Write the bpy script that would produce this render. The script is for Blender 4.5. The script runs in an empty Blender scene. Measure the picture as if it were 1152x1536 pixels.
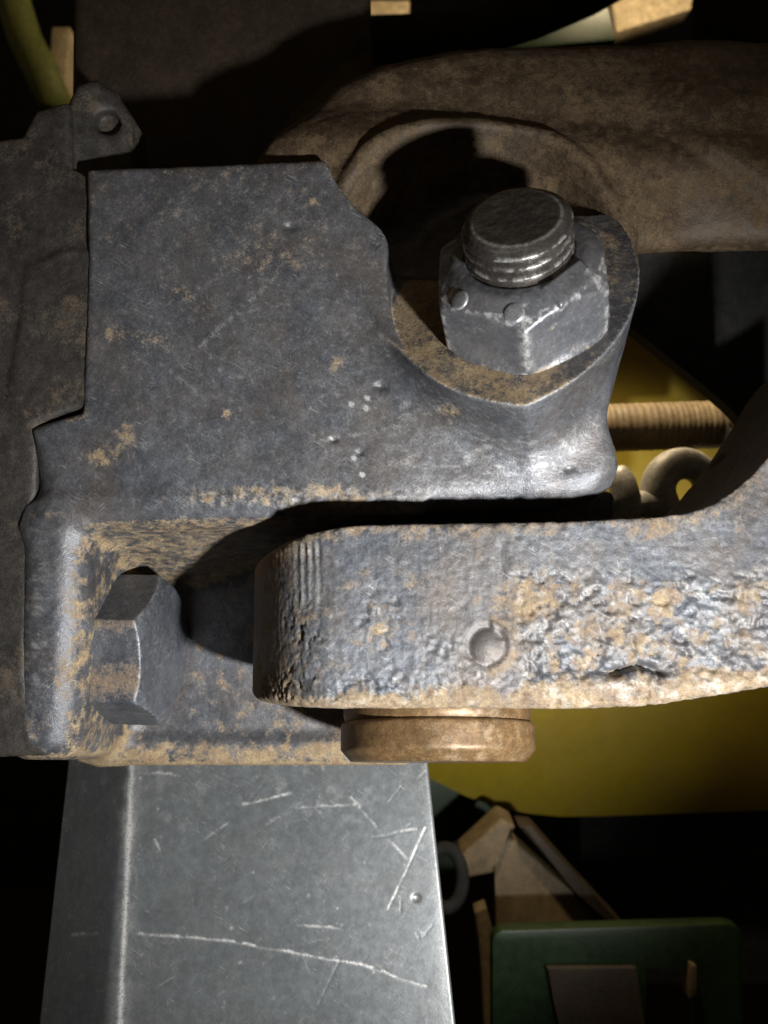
import bpy, bmesh, math, random
import numpy as np
from mathutils import Vector, Matrix

random.seed(7)
scene = bpy.context.scene
COL = scene.collection
H0 = 0.60            # height of the lens above the shop floor, metres


def W(p):            # millimetres, lens frame (x right, y away, z up) -> world metres
    p = np.asarray(p, dtype=np.float64)
    return p * 0.001 + np.array([0, 0, H0])


def U(px, py, D):    # pixel of the photograph at distance D millimetres
    return np.array([(px - 576) * D / 1280.0, D, (768 - py) * D / 1280.0])


# ------------------------------------------------------------------ camera
cam = bpy.data.cameras.new("camera")
cam.sensor_fit = 'VERTICAL'
cam.sensor_height = 36.0
cam.lens = 30.0
cam.clip_start = 0.005
cam.clip_end = 50
cam.dof.use_dof = True
cam.dof.focus_distance = 0.212
cam.dof.aperture_fstop = 16
camo = bpy.data.objects.new("camera", cam)
COL.objects.link(camo)
camo.location = W((0, 0, 0))
camo.rotation_euler = (math.radians(90), 0, 0)
scene.camera = camo

# ------------------------------------------------------------------ light
world = bpy.data.worlds.new("World")
scene.world = world
world.use_nodes = True
bgn = world.node_tree.nodes["Background"]
bgn.inputs[0].default_value = (1.0, 0.72, 0.42, 1)
bgn.inputs[1].default_value = 0.045


def lamp(name, kind, pos, target, power, color, size, angle=None, blend=1.0):
    l = bpy.data.lights.new(name, kind)
    l.energy = power
    l.color = color
    if kind == 'SPOT':
        l.shadow_soft_size = size
        l.spot_size = math.radians(angle)
        l.spot_blend = blend
    else:
        l.size = size
    o = bpy.data.objects.new(name, l)
    COL.objects.link(o)
    p, t = Vector(W(pos)), Vector(W(target))
    o.location = p
    o.rotation_euler = (t - p).to_track_quat('-Z', 'Y').to_euler()
    return o


# hand torch held low on the right of the lens
lamp("torch", 'SPOT', (112, 4, -92), (10, 212, -38), 6.6, (1.0, 0.985, 0.96), 0.008, 80, 1.0)
# added warm fill light, brightening the pale things at the back
lamp("rear_fill_light", 'SPOT', (150, 420, 330), (60, 700, 400), 2.2, (1.0, 0.78, 0.48), 0.02, 140, 0.6)
# added warm fill hidden behind the cast arm, lighting bar and shackle from above
lamp("gap_fill_light", 'SPOT', (55, 300, 175), (96, 335, 5), 3.0, (1.0, 0.80, 0.52), 0.010, 74, 0.8)

vs = scene.view_settings
vs.view_transform = 'Standard'
vs.look = 'None'
vs.exposure = 0
vs.gamma = 1
vs.use_curve_mapping = False
scene.render.engine = 'CYCLES'


# ------------------------------------------------------------------ noise (numpy)
def _hash(ix, iy, iz, seed):
    h = (ix * 374761393 + iy * 668265263 + iz * 1274126177 + seed * 974634777) & 0xFFFFFFFF
    h = ((h ^ (h >> 13)) * 1274126177) & 0xFFFFFFFF
    h = h ^ (h >> 16)
    return (h & 0xFFFFFF).astype(np.float64) / 0xFFFFFF


def vnoise(p, freq, seed=0):
    q = np.asarray(p, dtype=np.float64) * freq
    i = np.floor(q).astype(np.int64)
    f = q - i
    f = f * f * f * (f * (f * 6 - 15) + 10)
    r = np.zeros(len(q))
    for dx in (0, 1):
        wx = f[:, 0] if dx else 1 - f[:, 0]
        for dy in (0, 1):
            wy = f[:, 1] if dy else 1 - f[:, 1]
            for dz in (0, 1):
                wz = f[:, 2] if dz else 1 - f[:, 2]
                r += wx * wy * wz * _hash(i[:, 0] + dx, i[:, 1] + dy, i[:, 2] + dz, seed)
    return r * 2 - 1


def fbm(p, freq, octs=4, seed=0, gain=0.5):
    r = 0
    a = 1.0
    s = 0
    for o in range(octs):
        r = r + a * vnoise(p, freq * 2.03 ** o, seed + 11 * o)
        s += a
        a *= gain
    return r / s


def sstep(a, b, x):
    t = np.clip((x - a) / (b - a), 0, 1)
    return t * t * (3 - 2 * t)


# ------------------------------------------------------------------ signed distance tools
def smin(a, b, k):
    h = np.clip(0.5 + 0.5 * (b - a) / k, 0, 1)
    return b + (a - b) * h - k * h * (1 - h)


def smax(a, b, k):
    return -smin(-a, -b, k)


def poly2(P, x, z):
    """signed distance to polygon, x and z broadcastable"""
    n = len(P)
    x, z = np.broadcast_arrays(x, z)
    d = np.full(x.shape, 1e9)
    inside = np.zeros(x.shape, bool)
    for i in range(n):
        ax, az = P[i]
        bx, bz = P[(i + 1) % n]
        ex, ez = bx - ax, bz - az
        wx, wz = x - ax, z - az
        t = np.clip((wx * ex + wz * ez) / (ex * ex + ez * ez), 0, 1)
        d = np.minimum(d, (wx - ex * t) ** 2 + (wz - ez * t) ** 2)
        c = ((az > z) != (bz > z)) & (x < (bx - ax) * (z - az) / (bz - az + 1e-12) + ax)
        inside ^= c
    return np.where(inside, -1, 1) * np.sqrt(d)


def rbox(x, y, z, lo, hi, r):
    c = [(l + h) / 2 for l, h in zip(lo, hi)]
    s = [(h - l) / 2 - r for l, h in zip(lo, hi)]
    qx, qy, qz = np.abs(x - c[0]) - s[0], np.abs(y - c[1]) - s[1], np.abs(z - c[2]) - s[2]
    o = np.sqrt(np.maximum(qx, 0) ** 2 + np.maximum(qy, 0) ** 2 + np.maximum(qz, 0) ** 2)
    return o + np.minimum(np.maximum(qx, np.maximum(qy, qz)), 0) - r


def rextrude(d2, dh, r):
    """rounded intersection of an outline distance and a slab distance"""
    a, b = d2 + r, dh + r
    return np.minimum(np.maximum(a, b), 0) + np.sqrt(np.maximum(a, 0) ** 2 + np.maximum(b, 0) ** 2) - r


def grid(lo, hi, h):
    ax = [np.arange(l, u + h, h, dtype=np.float32) for l, u in zip(lo, hi)]
    return ax, ax[0][:, None, None], ax[1][None, :, None], ax[2][None, None, :]


def nets(f, ax, h):
    """surface nets: sampled distance -> quads"""
    f = np.ascontiguousarray(f, dtype=np.float32)
    for a in range(3):          # keep the surface closed at the border
        s = [slice(None)] * 3
        for e in (0, -1):
            s[a] = e
            f[tuple(s)] = np.maximum(f[tuple(s)], 0.3 * h)
    neg = f < 0
    cnt = np.zeros([n - 1 for n in f.shape], np.uint8)
    offs = [(i, j, k) for i in (0, 1) for j in (0, 1) for k in (0, 1)]
    nx, ny, nz = f.shape
    for i, j, k in offs:
        cnt += neg[i:nx - 1 + i, j:ny - 1 + j, k:nz - 1 + k]
    I, J, K = np.nonzero((cnt > 0) & (cnt < 8))
    idx = np.full(cnt.shape, -1, np.int32)
    idx[I, J, K] = np.arange(len(I))
    vals = {o: f[I + o[0], J + o[1], K + o[2]] for o in offs}
    acc = np.zeros((len(I), 3))
    num = np.zeros(len(I))
    for o in offs:
        for a in range(3):
            if o[a]:
                continue
            o2 = list(o)
            o2[a] = 1
            v0, v1 = vals[o], vals[tuple(o2)]
            m = (v0 < 0) != (v1 < 0)
            t = np.where(m, v0 / np.where(m, v0 - v1, 1), 0)
            for b in range(3):
                acc[:, b] += np.where(m, t if b == a else o[b], 0)
            num += m
    P = acc / num[:, None] + np.stack([I, J, K], 1)
    V = P * h + np.array([ax[0][0], ax[1][0], ax[2][0]])
    Q = []
    for a in range(3):
        b, c = (a + 1) % 3, (a + 2) % 3
        s0 = [slice(1, -1)] * 3
        s1 = [slice(1, -1)] * 3
        s0[a] = slice(0, -1)
        s1[a] = slice(1, None)
        n0, n1 = neg[tuple(s0)], neg[tuple(s1)]
        e = np.stack(np.nonzero(n0 != n1), 1)
        fl = n0[tuple(e.T)]
        off = np.ones(3, int)
        off[a] = 0
        e = e + off
        quad = []
        for db, dc in ((0, 0), (1, 0), (1, 1), (0, 1)):
            q = e.copy()
            q[:, b] -= db
            q[:, c] -= dc
            quad.append(idx[q[:, 0], q[:, 1], q[:, 2]])
        q = np.stack(quad, 1)
        q[~fl] = q[~fl][:, ::-1]
        Q.append(q)
    return V, np.concatenate(Q)


def vnormals(V, Q):
    n = np.cross(V[Q[:, 2]] - V[Q[:, 0]], V[Q[:, 3]] - V[Q[:, 1]])
    N = np.zeros_like(V)
    for i in range(4):
        np.add.at(N, Q[:, i], n)
    return N / (np.linalg.norm(N, axis=1)[:, None] + 1e-12)


def relax(V, Q, it=1, lam=0.5):
    E = np.concatenate([Q[:, [0, 1]], Q[:, [1, 2]], Q[:, [2, 3]], Q[:, [3, 0]]])
    E = np.concatenate([E, E[:, ::-1]])
    cnt = np.bincount(E[:, 0], minlength=len(V))[:, None]
    for _ in range(it):
        S = np.stack([np.bincount(E[:, 0], V[E[:, 1], c], minlength=len(V)) for c in range(3)], 1)
        V = V + lam * (S / cnt - V)
    return V


def pxy(V):
    """where millimetre points lie on the photograph: used to place dents and rust patches"""
    return 576 + V[:, 0] * 1280 / V[:, 1], 768 - V[:, 2] * 1280 / V[:, 1]


# ------------------------------------------------------------------ objects
def tag(o, label=None, cat=None, group=None, kind=None):
    for k, v in (("label", label), ("category", cat), ("group", group), ("kind", kind)):
        if v:
            o[k] = v
    return o


def mesh_obj(name, V, F, mat, parent=None, origin=None, attrs=None, smooth=True):
    """V in millimetres of the lens frame"""
    V = np.asarray(V, dtype=np.float64)
    Wv = W(V)
    if parent is not None:
        org = np.array(parent.matrix_world.translation) if not parent.parent else \
            np.array(parent.location) + np.array(parent.parent.location)
        loc = np.zeros(3)
    else:
        org = W(origin) if origin is not None else np.array(
            [Wv[:, 0].mean(), Wv[:, 1].mean(), Wv[:, 2].min()])
        loc = org
    me = bpy.data.meshes.new(name)
    me.from_pydata((Wv - org).tolist(), [], F.tolist() if hasattr(F, "tolist") else F)
    if smooth:
        me.polygons.foreach_set("use_smooth", [True] * len(me.polygons))
    for k, v in (attrs or {}).items():
        a = me.attributes.new(k, 'FLOAT', 'POINT')
        a.data.foreach_set("value", np.asarray(v, dtype=np.float32))
    me.materials.append(mat)
    me.update()
    o = bpy.data.objects.new(name, me)
    COL.objects.link(o)
    o.location = loc
    if parent is not None:
        o.parent = parent
    return o


def empty(name, pos):
    o = bpy.data.objects.new(name, None)
    o.empty_display_size = 0.01
    COL.objects.link(o)
    o.location = W(pos)
    bpy.context.view_layer.update()
    return o


def bm_obj(name, bm, mat, parent=None, bevel=0.0, seg=2, smooth=True):
    if bevel:
        bmesh.ops.bevel(bm, geom=list(bm.edges), offset=bevel, segments=seg, affect='EDGES', profile=0.6)
    bmesh.ops.recalc_face_normals(bm, faces=bm.faces)
    V = np.array([v.co for v in bm.verts])
    bm.verts.index_update()
    F = [[v.index for v in f.verts] for f in bm.faces]
    bm.free()
    o = mesh_obj(name, V, F, mat, parent, smooth=smooth)
    if smooth:
        o.data.set_sharp_from_angle(angle=math.radians(40))
    return o


def prism(P, depth, axis=(0, 1, 0)):
    """P: 3D outline in mm, pushed along axis by depth"""
    bm = bmesh.new()
    a = Vector(axis) * depth
    f = [bm.verts.new(Vector(p)) for p in P]
    b = [bm.verts.new(Vector(p) + a) for p in P]
    n = len(P)
    bm.faces.new(f)
    bm.faces.new(b[::-1])
    for i in range(n):
        bm.faces.new((f[i], b[i], b[(i + 1) % n], f[(i + 1) % n]))
    return bm


def pxprism(pts, D, depth):
    return prism([U(x, y, D) for x, y in pts], depth)


def tube(path, radii, seg=24, caps=True, ridge=None):
    """swept round bar along 3D points (mm)"""
    path = [Vector(p) for p in path]
    V, F = [], []
    up = Vector((0.3, 0.2, 0.93))
    for i, p in enumerate(path):
        t = (path[min(i + 1, len(path) - 1)] - path[max(i - 1, 0)]).normalized()
        e1 = t.cross(up).normalized()
        e2 = t.cross(e1)
        up = -e2 if e2.dot(up) < 0 else e2
        e1 = t.cross(up).normalized()
        r = radii[i] if hasattr(radii, "__len__") else radii
        for s in range(seg):
            th = 2 * math.pi * s / seg
            V.append(p + (e1 * math.cos(th) + up * math.sin(th)) * r)
    n = len(path)
    for i in range(n - 1):
        for s in range(seg):
            a, b = i * seg + s, i * seg + (s + 1) % seg
            F.append([a, a + seg, b + seg, b])
    if caps:
        F.append(list(range(seg)))
        F.append([(n - 1) * seg + s for s in range(seg)][::-1])
    return np.array(V), F


# ------------------------------------------------------------------ materials
def nd(nt, t, **kw):
    n = nt.nodes.new(t)
    for k, v in kw.items():
        setattr(n, k, v)
    return n


def metal_mat(name, base, base2, rust, rust2, rust_amt=0.0, rough=0.5, metallic=0.35, bump=0.25,
              wearcol=(0.5, 0.5, 0.5), scale=1.0, bscale=1.0, spec=0.5, fine=0.28, vary=0.22, scuff=0.0, film=0.0):
    """oxidised steel: two oxide tones, rust where the 'rust' attribute or noise says so, bare metal from 'wear'"""
    m = bpy.data.materials.new(name)
    m.use_nodes = True
    nt = m.node_tree
    nt.nodes.clear()
    out = nd(nt, "ShaderNodeOutputMaterial")
    bs = nd(nt, "ShaderNodeBsdfPrincipled")
    nt.links.new(bs.outputs[0], out.inputs[0])
    tc = nd(nt, "ShaderNodeTexCoord")
    L = nt.links.new

    def noise(sc, det=6, ro=0.6):
        n = nd(nt, "ShaderNodeTexNoise")
        n.inputs["Scale"].default_value = sc
        n.inputs["Detail"].default_value = det
        n.inputs["Roughness"].default_value = ro
        L(tc.outputs["Object"], n.inputs["Vector"])
        return n.outputs["Fac"]

    def ramp(fac, a, b):
        n = nd(nt, "ShaderNodeMapRange", interpolation_type='SMOOTHSTEP')
        n.inputs["From Min"].default_value = a
        n.inputs["From Max"].default_value = b
        L(fac, n.inputs["Value"])
        return n.outputs["Result"]

    def math_(op, a, b, clamp=False):
        n = nd(nt, "ShaderNodeMath", operation=op, use_clamp=clamp)
        for i, v in enumerate((a, b)):
            if isinstance(v, (int, float)):
                n.inputs[i].default_value = v
            else:
                L(v, n.inputs[i])
        return n.outputs[0]

    def mix(fac, a, b, mode='MIX'):
        n = nd(nt, "ShaderNodeMix", data_type='RGBA', blend_type=mode)
        if isinstance(fac, (int, float)):
            n.inputs["Factor"].default_value = fac
        else:
            L(fac, n.inputs["Factor"])
        for s, v in (("A", a), ("B", b)):
            sock = [q for q in n.inputs if q.name == s and q.type == 'RGBA'][0]
            if isinstance(v, tuple):
                sock.default_value = (*v, 1)
            else:
                L(v, sock)
        return [q for q in n.outputs if q.type == 'RGBA'][0]

    ra = nd(nt, "ShaderNodeAttribute", attribute_name="rust").outputs["Fac"]
    wa = nd(nt, "ShaderNodeAttribute", attribute_name="wear").outputs["Fac"]
    big = noise(90 * scale, 5, 0.65)
    mid = noise(420 * scale, 6, 0.7)
    tiny = noise(1900 * scale, 4, 0.7)
    c = mix(ramp(big, 0.35, 0.65), base, base2)
    v = mix(ramp(mid, 0.3, 0.7), (1 - vary,) * 3, (1 + vary,) * 3)
    c = mix(1.0, c, v, 'MULTIPLY')
    v2 = mix(ramp(tiny, 0.3, 0.72), (1 - fine,) * 3, (1 + fine,) * 3)
    c = mix(1.0, c, v2, 'MULTIPLY')
    # rust
    rsum = math_('ADD', math_('MULTIPLY', ra, 1.0), math_('ADD', rust_amt - 0.5, math_('MULTIPLY', math_('SUBTRACT', mid, 0.5), 2.2)))
    rsum = math_('ADD', rsum, math_('MULTIPLY', math_('SUBTRACT', tiny, 0.5), 0.9))
    rf = ramp(rsum, -0.15, 0.6)
    rc = mix(ramp(noise(300 * scale, 5, 0.7), 0.35, 0.65), rust, rust2)
    rc = mix(1.0, rc, v2, 'MULTIPLY')
    rf = math_('MULTIPLY', rf, 0.9)
    c = mix(rf, c, rc)
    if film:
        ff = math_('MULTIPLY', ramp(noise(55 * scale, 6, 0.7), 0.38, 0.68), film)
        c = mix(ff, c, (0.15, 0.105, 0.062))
    if scuff:
        for ang, sx, sy, th in ((0.5, 240, 3600, 0.60), (-0.75, 300, 4200, 0.62), (1.35, 260, 3200, 0.63)):
            mp = nd(nt, "ShaderNodeMapping", vector_type='TEXTURE')
            mp.inputs["Rotation"].default_value = (0.1, ang, 0.2)
            mp.inputs["Scale"].default_value = (1 / sx, 1 / 500, 1 / sy)
            L(tc.outputs["Object"], mp.inputs["Vector"])
            n = nd(nt, "ShaderNodeTexNoise")
            n.inputs["Scale"].default_value = 1.0
            n.inputs["Detail"].default_value = 3
            L(mp.outputs[0], n.inputs["Vector"])
            sf = math_('MULTIPLY', ramp(n.outputs["Fac"], th, th + 0.14), scuff)
            sf = math_('MULTIPLY', sf, ramp(noise(130 * scale, 3, 0.6), 0.42, 0.66))
            c = mix(sf, c, wearcol)
    # bare scuffs
    wf = math_('MULTIPLY', wa, ramp(tiny, 0.28, 0.55), True)
    c = mix(wf, c, wearcol)
    L(c, bs.inputs["Base Color"])
    ro = math_('ADD', rough - 0.12, math_('MULTIPLY', mid, 0.25))
    ro = math_('ADD', ro, math_('MULTIPLY', rf, 0.4), True)
    L(ro, bs.inputs["Roughness"])
    L(math_('MULTIPLY', math_('SUBTRACT', 1.0, rf), metallic), bs.inputs["Metallic"])
    bs.inputs["Specular IOR Level"].default_value = spec
    hgt = math_('ADD', math_('MULTIPLY', noise(900 * bscale, 5, 0.7), 1.0), math_('MULTIPLY', noise(2600 * bscale, 3, 0.7), 0.45))
    b = nd(nt, "ShaderNodeBump")
    b.inputs["Strength"].default_value = bump
    b.inputs["Distance"].default_value = 0.0008
    L(hgt, b.inputs["Height"])
    L(b.outputs[0], bs.inputs["Normal"])
    return m


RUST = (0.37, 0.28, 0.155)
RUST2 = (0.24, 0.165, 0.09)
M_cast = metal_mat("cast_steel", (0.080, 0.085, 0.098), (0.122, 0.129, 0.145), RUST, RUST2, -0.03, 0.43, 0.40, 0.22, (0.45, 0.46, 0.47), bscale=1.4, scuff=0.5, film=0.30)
M_link = metal_mat("flame_cut_steel", (0.076, 0.084, 0.100), (0.118, 0.128, 0.146), (0.29, 0.22, 0.13), (0.18, 0.125, 0.08), 0.08, 0.50, 0.30, 0.26, (0.62, 0.62, 0.60), scuff=0.35, film=0.4)
M_nut = metal_mat("nut_steel", (0.135, 0.142, 0.160), (0.185, 0.192, 0.21), RUST, RUST2, -0.1, 0.36, 0.5, 0.10, (0.7, 0.7, 0.7), scuff=0.25, film=0.2, fine=0.15, vary=0.14)
M_bolt = metal_mat("bolt_steel", (0.088, 0.080, 0.074), (0.125, 0.115, 0.106), (0.20, 0.15, 0.10), (0.14, 0.10, 0.065), -0.1, 0.34, 0.6, 0.07, (0.7, 0.7, 0.68))
M_hexhead = metal_mat("hex_head_steel", (0.088, 0.096, 0.114), (0.13, 0.14, 0.16), (0.22, 0.16, 0.105), (0.17, 0.125, 0.085), 0.05, 0.40, 0.4, 0.22, (0.6, 0.6, 0.6))
M_pin = metal_mat("rusted_pin_steel", (0.11, 0.067, 0.030), (0.165, 0.10, 0.045), (0.25, 0.155, 0.068), (0.14, 0.083, 0.038), 0.1, 0.44, 0.22, 0.10, (0.6, 0.5, 0.35))
M_bar = metal_mat("mill_scale_steel", (0.112, 0.125, 0.134), (0.130, 0.144, 0.153), (0.36, 0.27, 0.16), RUST2, -0.45, 0.36, 0.35, 0.05, (0.72, 0.72, 0.71), fine=0.10, vary=0.10, scuff=0.30, film=0.10)
M_bead = metal_mat("weld_bead_steel", (0.16, 0.14, 0.11), (0.25, 0.21, 0.16), (0.50, 0.38, 0.23), (0.33, 0.22, 0.13), 0.45, 0.6, 0.1, 0.6)
M_brown = metal_mat("brown_rusty_casting", (0.056, 0.038, 0.022), (0.08, 0.055, 0.032), (0.13, 0.087, 0.043), (0.08, 0.052, 0.026), 0.22, 0.55, 0.15, 0.3)
M_side = metal_mat("side_casting", (0.036, 0.033, 0.031), (0.054, 0.048, 0.043), (0.10, 0.072, 0.043), (0.062, 0.045, 0.03), 0.02, 0.5, 0.25, 0.3)
M_tank = metal_mat("dark_brown_housing", (0.022, 0.014, 0.008), (0.034, 0.022, 0.012), (0.052, 0.034, 0.018), (0.038, 0.024, 0.012), 0.0, 0.6, 0.0, 0.3)
M_black = metal_mat("black_paint", (0.012, 0.012, 0.012), (0.02, 0.02, 0.019), (0.06, 0.045, 0.03), (0.04, 0.03, 0.02), -0.3, 0.85, 0.0, 0.2, spec=0.2)
M_yellow = metal_mat("yellow_paint", (0.235, 0.175, 0.008), (0.265, 0.195, 0.010), (0.2, 0.14, 0.03), (0.17, 0.12, 0.03), -0.6, 0.5, 0.0, 0.02, scale=0.4, fine=0.02, vary=0.05, film=0.2)
M_green = metal_mat("green_paint", (0.007, 0.022, 0.005), (0.011, 0.029, 0.008), (0.06, 0.048, 0.028), (0.045, 0.036, 0.02), -0.05, 0.45, 0.0, 0.1, scale=0.5)
M_tan = metal_mat("dusty_tan_paint", (0.125, 0.09, 0.048), (0.16, 0.118, 0.064), (0.22, 0.15, 0.08), (0.16, 0.10, 0.05), 0.0, 0.6, 0.0, 0.2, scale=0.5)
M_grey = metal_mat("dusty_grey_steel", (0.34, 0.32, 0.28), (0.42, 0.39, 0.35), (0.30, 0.22, 0.13), (0.2, 0.14, 0.08), 0.1, 0.5, 0.2, 0.15)
M_pale = metal_mat("pale_board", (0.55, 0.44, 0.28), (0.66, 0.54, 0.36), (0.38, 0.27, 0.14), (0.3, 0.2, 0.1), -0.1, 0.8, 0.0, 0.3, scale=0.3)
M_olive = metal_mat("olive_strap", (0.19, 0.22, 0.06), (0.24, 0.27, 0.08), (0.2, 0.16, 0.06), (0.16, 0.12, 0.05), -0.2, 0.6, 0.0, 0.1, scale=0.4)

# ------------------------------------------------------------------ bolt axis and seat
AX = np.array([-0.20, -0.80, 0.57])
AX /= np.linalg.norm(AX)
E_end = U(774, 325, 180)                      # centre of the bolt's end face
DN = np.array([0.03, 0.0, -1.0])
DN = DN - AX * DN.dot(AX)
DN /= np.linalg.norm(DN)                      # "down" in the seat plane
RT = np.cross(AX, DN)
if RT[0] < 0:
    RT = -RT
NUT_TOP, NUT_BOT = -9.0, -26.5
SEAT = E_end + AX * NUT_BOT


# ------------------------------------------------------------------ bracket casting
def build_bracket():
    h = 0.55
    ax, x, y, z = grid((-97, 176, -79), (71, 268, 92), h)
    face = 205 + 0.07 * z - 0.05 * x
    pl = [(128, 252), (300, 246), (480, 238), (640, 222), (760, 240), (860, 330), (900, 430), (892, 540),
          (908, 630), (930, 672), (937, 700), (928, 728), (905, 748), (868, 760), (600, 772), (300, 788), (46, 792), (44, 642), (122, 618), (130, 400)]
    P = []
    for a, b in pl:
        u_ = U(a, b, 1.0)
        D = 205 / (1 - 0.07 * u_[2] + 0.05 * u_[0])
        P.append((U(a, b, D)[0], U(a, b, D)[2]))
    d2 = poly2(P, ax[0][:, None], ax[2][None, :]).astype(np.float32)[:, None, :]
    rr = 1.6 + 6.0 * sstep(24, 6, z)
    slab = np.maximum(face - y, y - (face + 30))
    plate = rextrude(d2, slab, rr)
    # boss under the nut, along the bolt axis
    qx, qy, qz = x - SEAT[0], y - SEAT[1], z - SEAT[2]
    ta = qx * AX[0] + qy * AX[1] + qz * AX[2]
    td = qx * DN[0] + qy * DN[1] + qz * DN[2]
    tr = qx * RT[0] + qy * RT[1] + qz * RT[2]
    foot = np.maximum(np.sqrt((tr + 19.0) ** 2 + (td + 12.0) ** 2) - 45.0, np.sqrt((tr - 6.0) ** 2 + (td + 10.0) ** 2) - 39.0)
    boss = np.maximum(np.maximum(foot - 0.8 - 0.16 * np.minimum(ta, 0), -34 - td), np.maximum(ta, -ta - 45))
    body = smin(plate, boss, 9)
    cut = np.maximum(foot, -ta)
    cut = smin(cut, np.maximum(np.sqrt((tr + 20) ** 2 + (td + 48) ** 2) - 31, -ta), 5)
    body = smax(body, -cut, 0.5)
    body = np.maximum(body, 12.6 - np.sqrt(td ** 2 + tr ** 2))
    # left wall with a rounded front ridge
    ridge = rbox(x - 0.05 * (z + 30) + 0.0012 * (z + 30) ** 2 - 1.2, y - 0.02 * np.abs(z + 32), z, (-92.5, 207.5, -73.5), (-75, 262, 0), 7.6)
    web = rbox(x, y, z, (-90, 254, -73.5), (8, 262, -2), 1.5)
    ramp_z = -(y - 207) / 47 * 21 * np.clip((6 - x) / 60, 0, 1)
    ramp = np.maximum(np.maximum(ramp_z - z, z - 1), np.maximum(np.maximum(face + 2.5 - y, y - 258), np.maximum(x - 8, -88 - x))) * 0.92
    foot_l = rbox(x, y, z, (-86, 251.5, -75), (8, 262, -67), 2.5)
    ridge = smax(ridge, -0.290 * y - z, 5)
    low = smin(web, ramp, 6)
    low = smin(low, ridge, 8)
    low = smin(low, foot_l, 4)
    body = smin(body, low, 5)
    body = np.minimum(body, rbox(x, y, z, (-30, 247, -13), (67, 262, 6), 2))
    V, Q = nets(body, ax, h)
    V = relax(V, Q, 2)
    N = vnormals(V, Q)
    px, py = pxy(V)
    front = (V[:, 1] < 250)
    cr = fbm(V, 0.22, 3, 5)
    V2 = V + N * (0.07 * fbm(V, 0.9, 3, 3) + 0.12 * cr)[:, None]
    # flatten the machined seat
    ta = (V - SEAT) @ AX
    seat = np.exp(-(ta / 0.5) ** 2) * (np.linalg.norm(V - SEAT - ta[:, None] * AX, axis=1) < 33)
    V2 = V2 * (1 - seat[:, None]) + V * seat[:, None]
    # pits, small dents and scuffs
    wear = np.zeros(len(V))
    rust = 0.10 * np.ones(len(V))

    def blob(cx, cy, rx, ry, pw=1.0):
        return np.exp(-(((px - cx) / rx) ** 2 + ((py - cy) / ry) ** 2) ** pw)
    facing = (N[:, 1] < -0.3)
    n1 = fbm(V, 0.35, 4, 21)
    for cx, cy, rx, ry, s in [(190, 655, 18, 25, .75), (150, 685, 22, 20, .75), (240, 508, 34, 14, .55), (170, 500, 40, 14, .5), (505, 546, 13, 15, .7),
                              (675, 618, 20, 14, .8), (340, 622, 10, 14, .6), (80, 770, 50, 12, .4), (270, 440, 30, 20, .35), (410, 390, 60, 25, .3),
                              (95, 905, 16, 30, .45), (90, 1010, 20, 40, .55), (40, 1090, 40, 40, .4), (110, 618, 22, 15, .8), (470, 300, 10, 8, .6)]:
        rust += s * blob(cx, cy, rx, ry) * facing
    band = blob(440, 744, 190, 18, 2) * facing
    rust += 0.9 * band * (0.8 + 0.9 * n1)
    wear += 0.30 * band * sstep(-0.1, 0.3, fbm(V, 1.1, 3, 8))
    rust += seat * (0.85 + .45 * n1) * (1 - 0.75 * sstep(8, 22, (V - SEAT) @ RT + 0.25 * ((V - SEAT) @ DN)))
    rust += 0.70 * sstep(0.25, 0.8, -N[:, 2]) * (V[:, 0] < 10) * (py > 775) * (1 - 0.45 * sstep(-0.1, .4, n1))
    rust += 0.62 * sstep(0.35, 0.75, N[:, 0]) * (V[:, 0] < -66) * (py > 790) * sstep(-0.45, 0.2, n1)
    rust += 0.55 * sstep(242, 250, V[:, 1]) * (n1 + .35)
    rust += 0.6 * sstep(1105, 1125, py) * (py > 1090) * (V[:, 2] < -60) * (V[:, 1] > 240)
    rust += 0.24 * sstep(560, 240, py + 60 * n1) * (px < 1000) + 0.12 * sstep(0.05, .45, n1)  # rust toward the top; its brown tint also stands in for dimmer light
    # rim of the seat rubbed bare
    rad_ = np.linalg.norm(V - SEAT - ta[:, None] * AX, axis=1)
    rim = np.exp(-((ta - 0.0) / 0.9) ** 2) * (N @ AX < 0.85) * (rad_ > 22) * (rad_ < 35)
    wear += 0.35 * rim
    # scuffs on the flare and ridge, with their highlights painted in as pale colour
    sc = sstep(0.05, 0.5, fbm(V * np.array([0.5, 1, 1.6]), 0.8, 4, 31))
    wear += 0.55 * blob(740, 690, 160, 45) * sc + 0.5 * blob(560, 612, 130, 16) * sc * (px > 600) + 0.5 * blob(52, 950, 22, 150) * sc + 0.06 * blob(740, 690, 200, 50)
    wear += 0.35 * blob(430, 560, 330, 230) * sstep(0.25, 0.7, fbm(V, 1.3, 4, 33))
    for a, b, w in [((300, 520), (420, 410), 1.0), ((475, 662), (600, 640), .7), ((240, 545), (300, 590), .5), ((360, 470), (430, 455), .5)]:
        ax_, ay_ = a
        ex, ey = b[0] - ax_, b[1] - ay_
        t = np.clip(((px - ax_) * ex + (py - ay_) * ey) / (ex * ex + ey * ey), 0, 1)
        dd = np.hypot(px - ax_ - t * ex + 4 * n1, py - ay_ - t * ey)
        wear += w * 0.6 * np.exp(-(dd / 2.6) ** 2) * sstep(-.3, .3, fbm(V, 0.8, 2, 40)) * facing
    for cx, cy, r in [(571, 580, 9), (435, 340, 9), (855, 703, 7), (500, 660, 5), (540, 680, 5)]:
        V2 += N * (-0.9 * blob(cx, cy, r, r * 0.6) * facing)[:, None]
    V2 += N * (0.35 * band * fbm(V, 1.0, 3, 9))[:, None]
    # small paint flecks
    speck = np.zeros(len(V))
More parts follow.
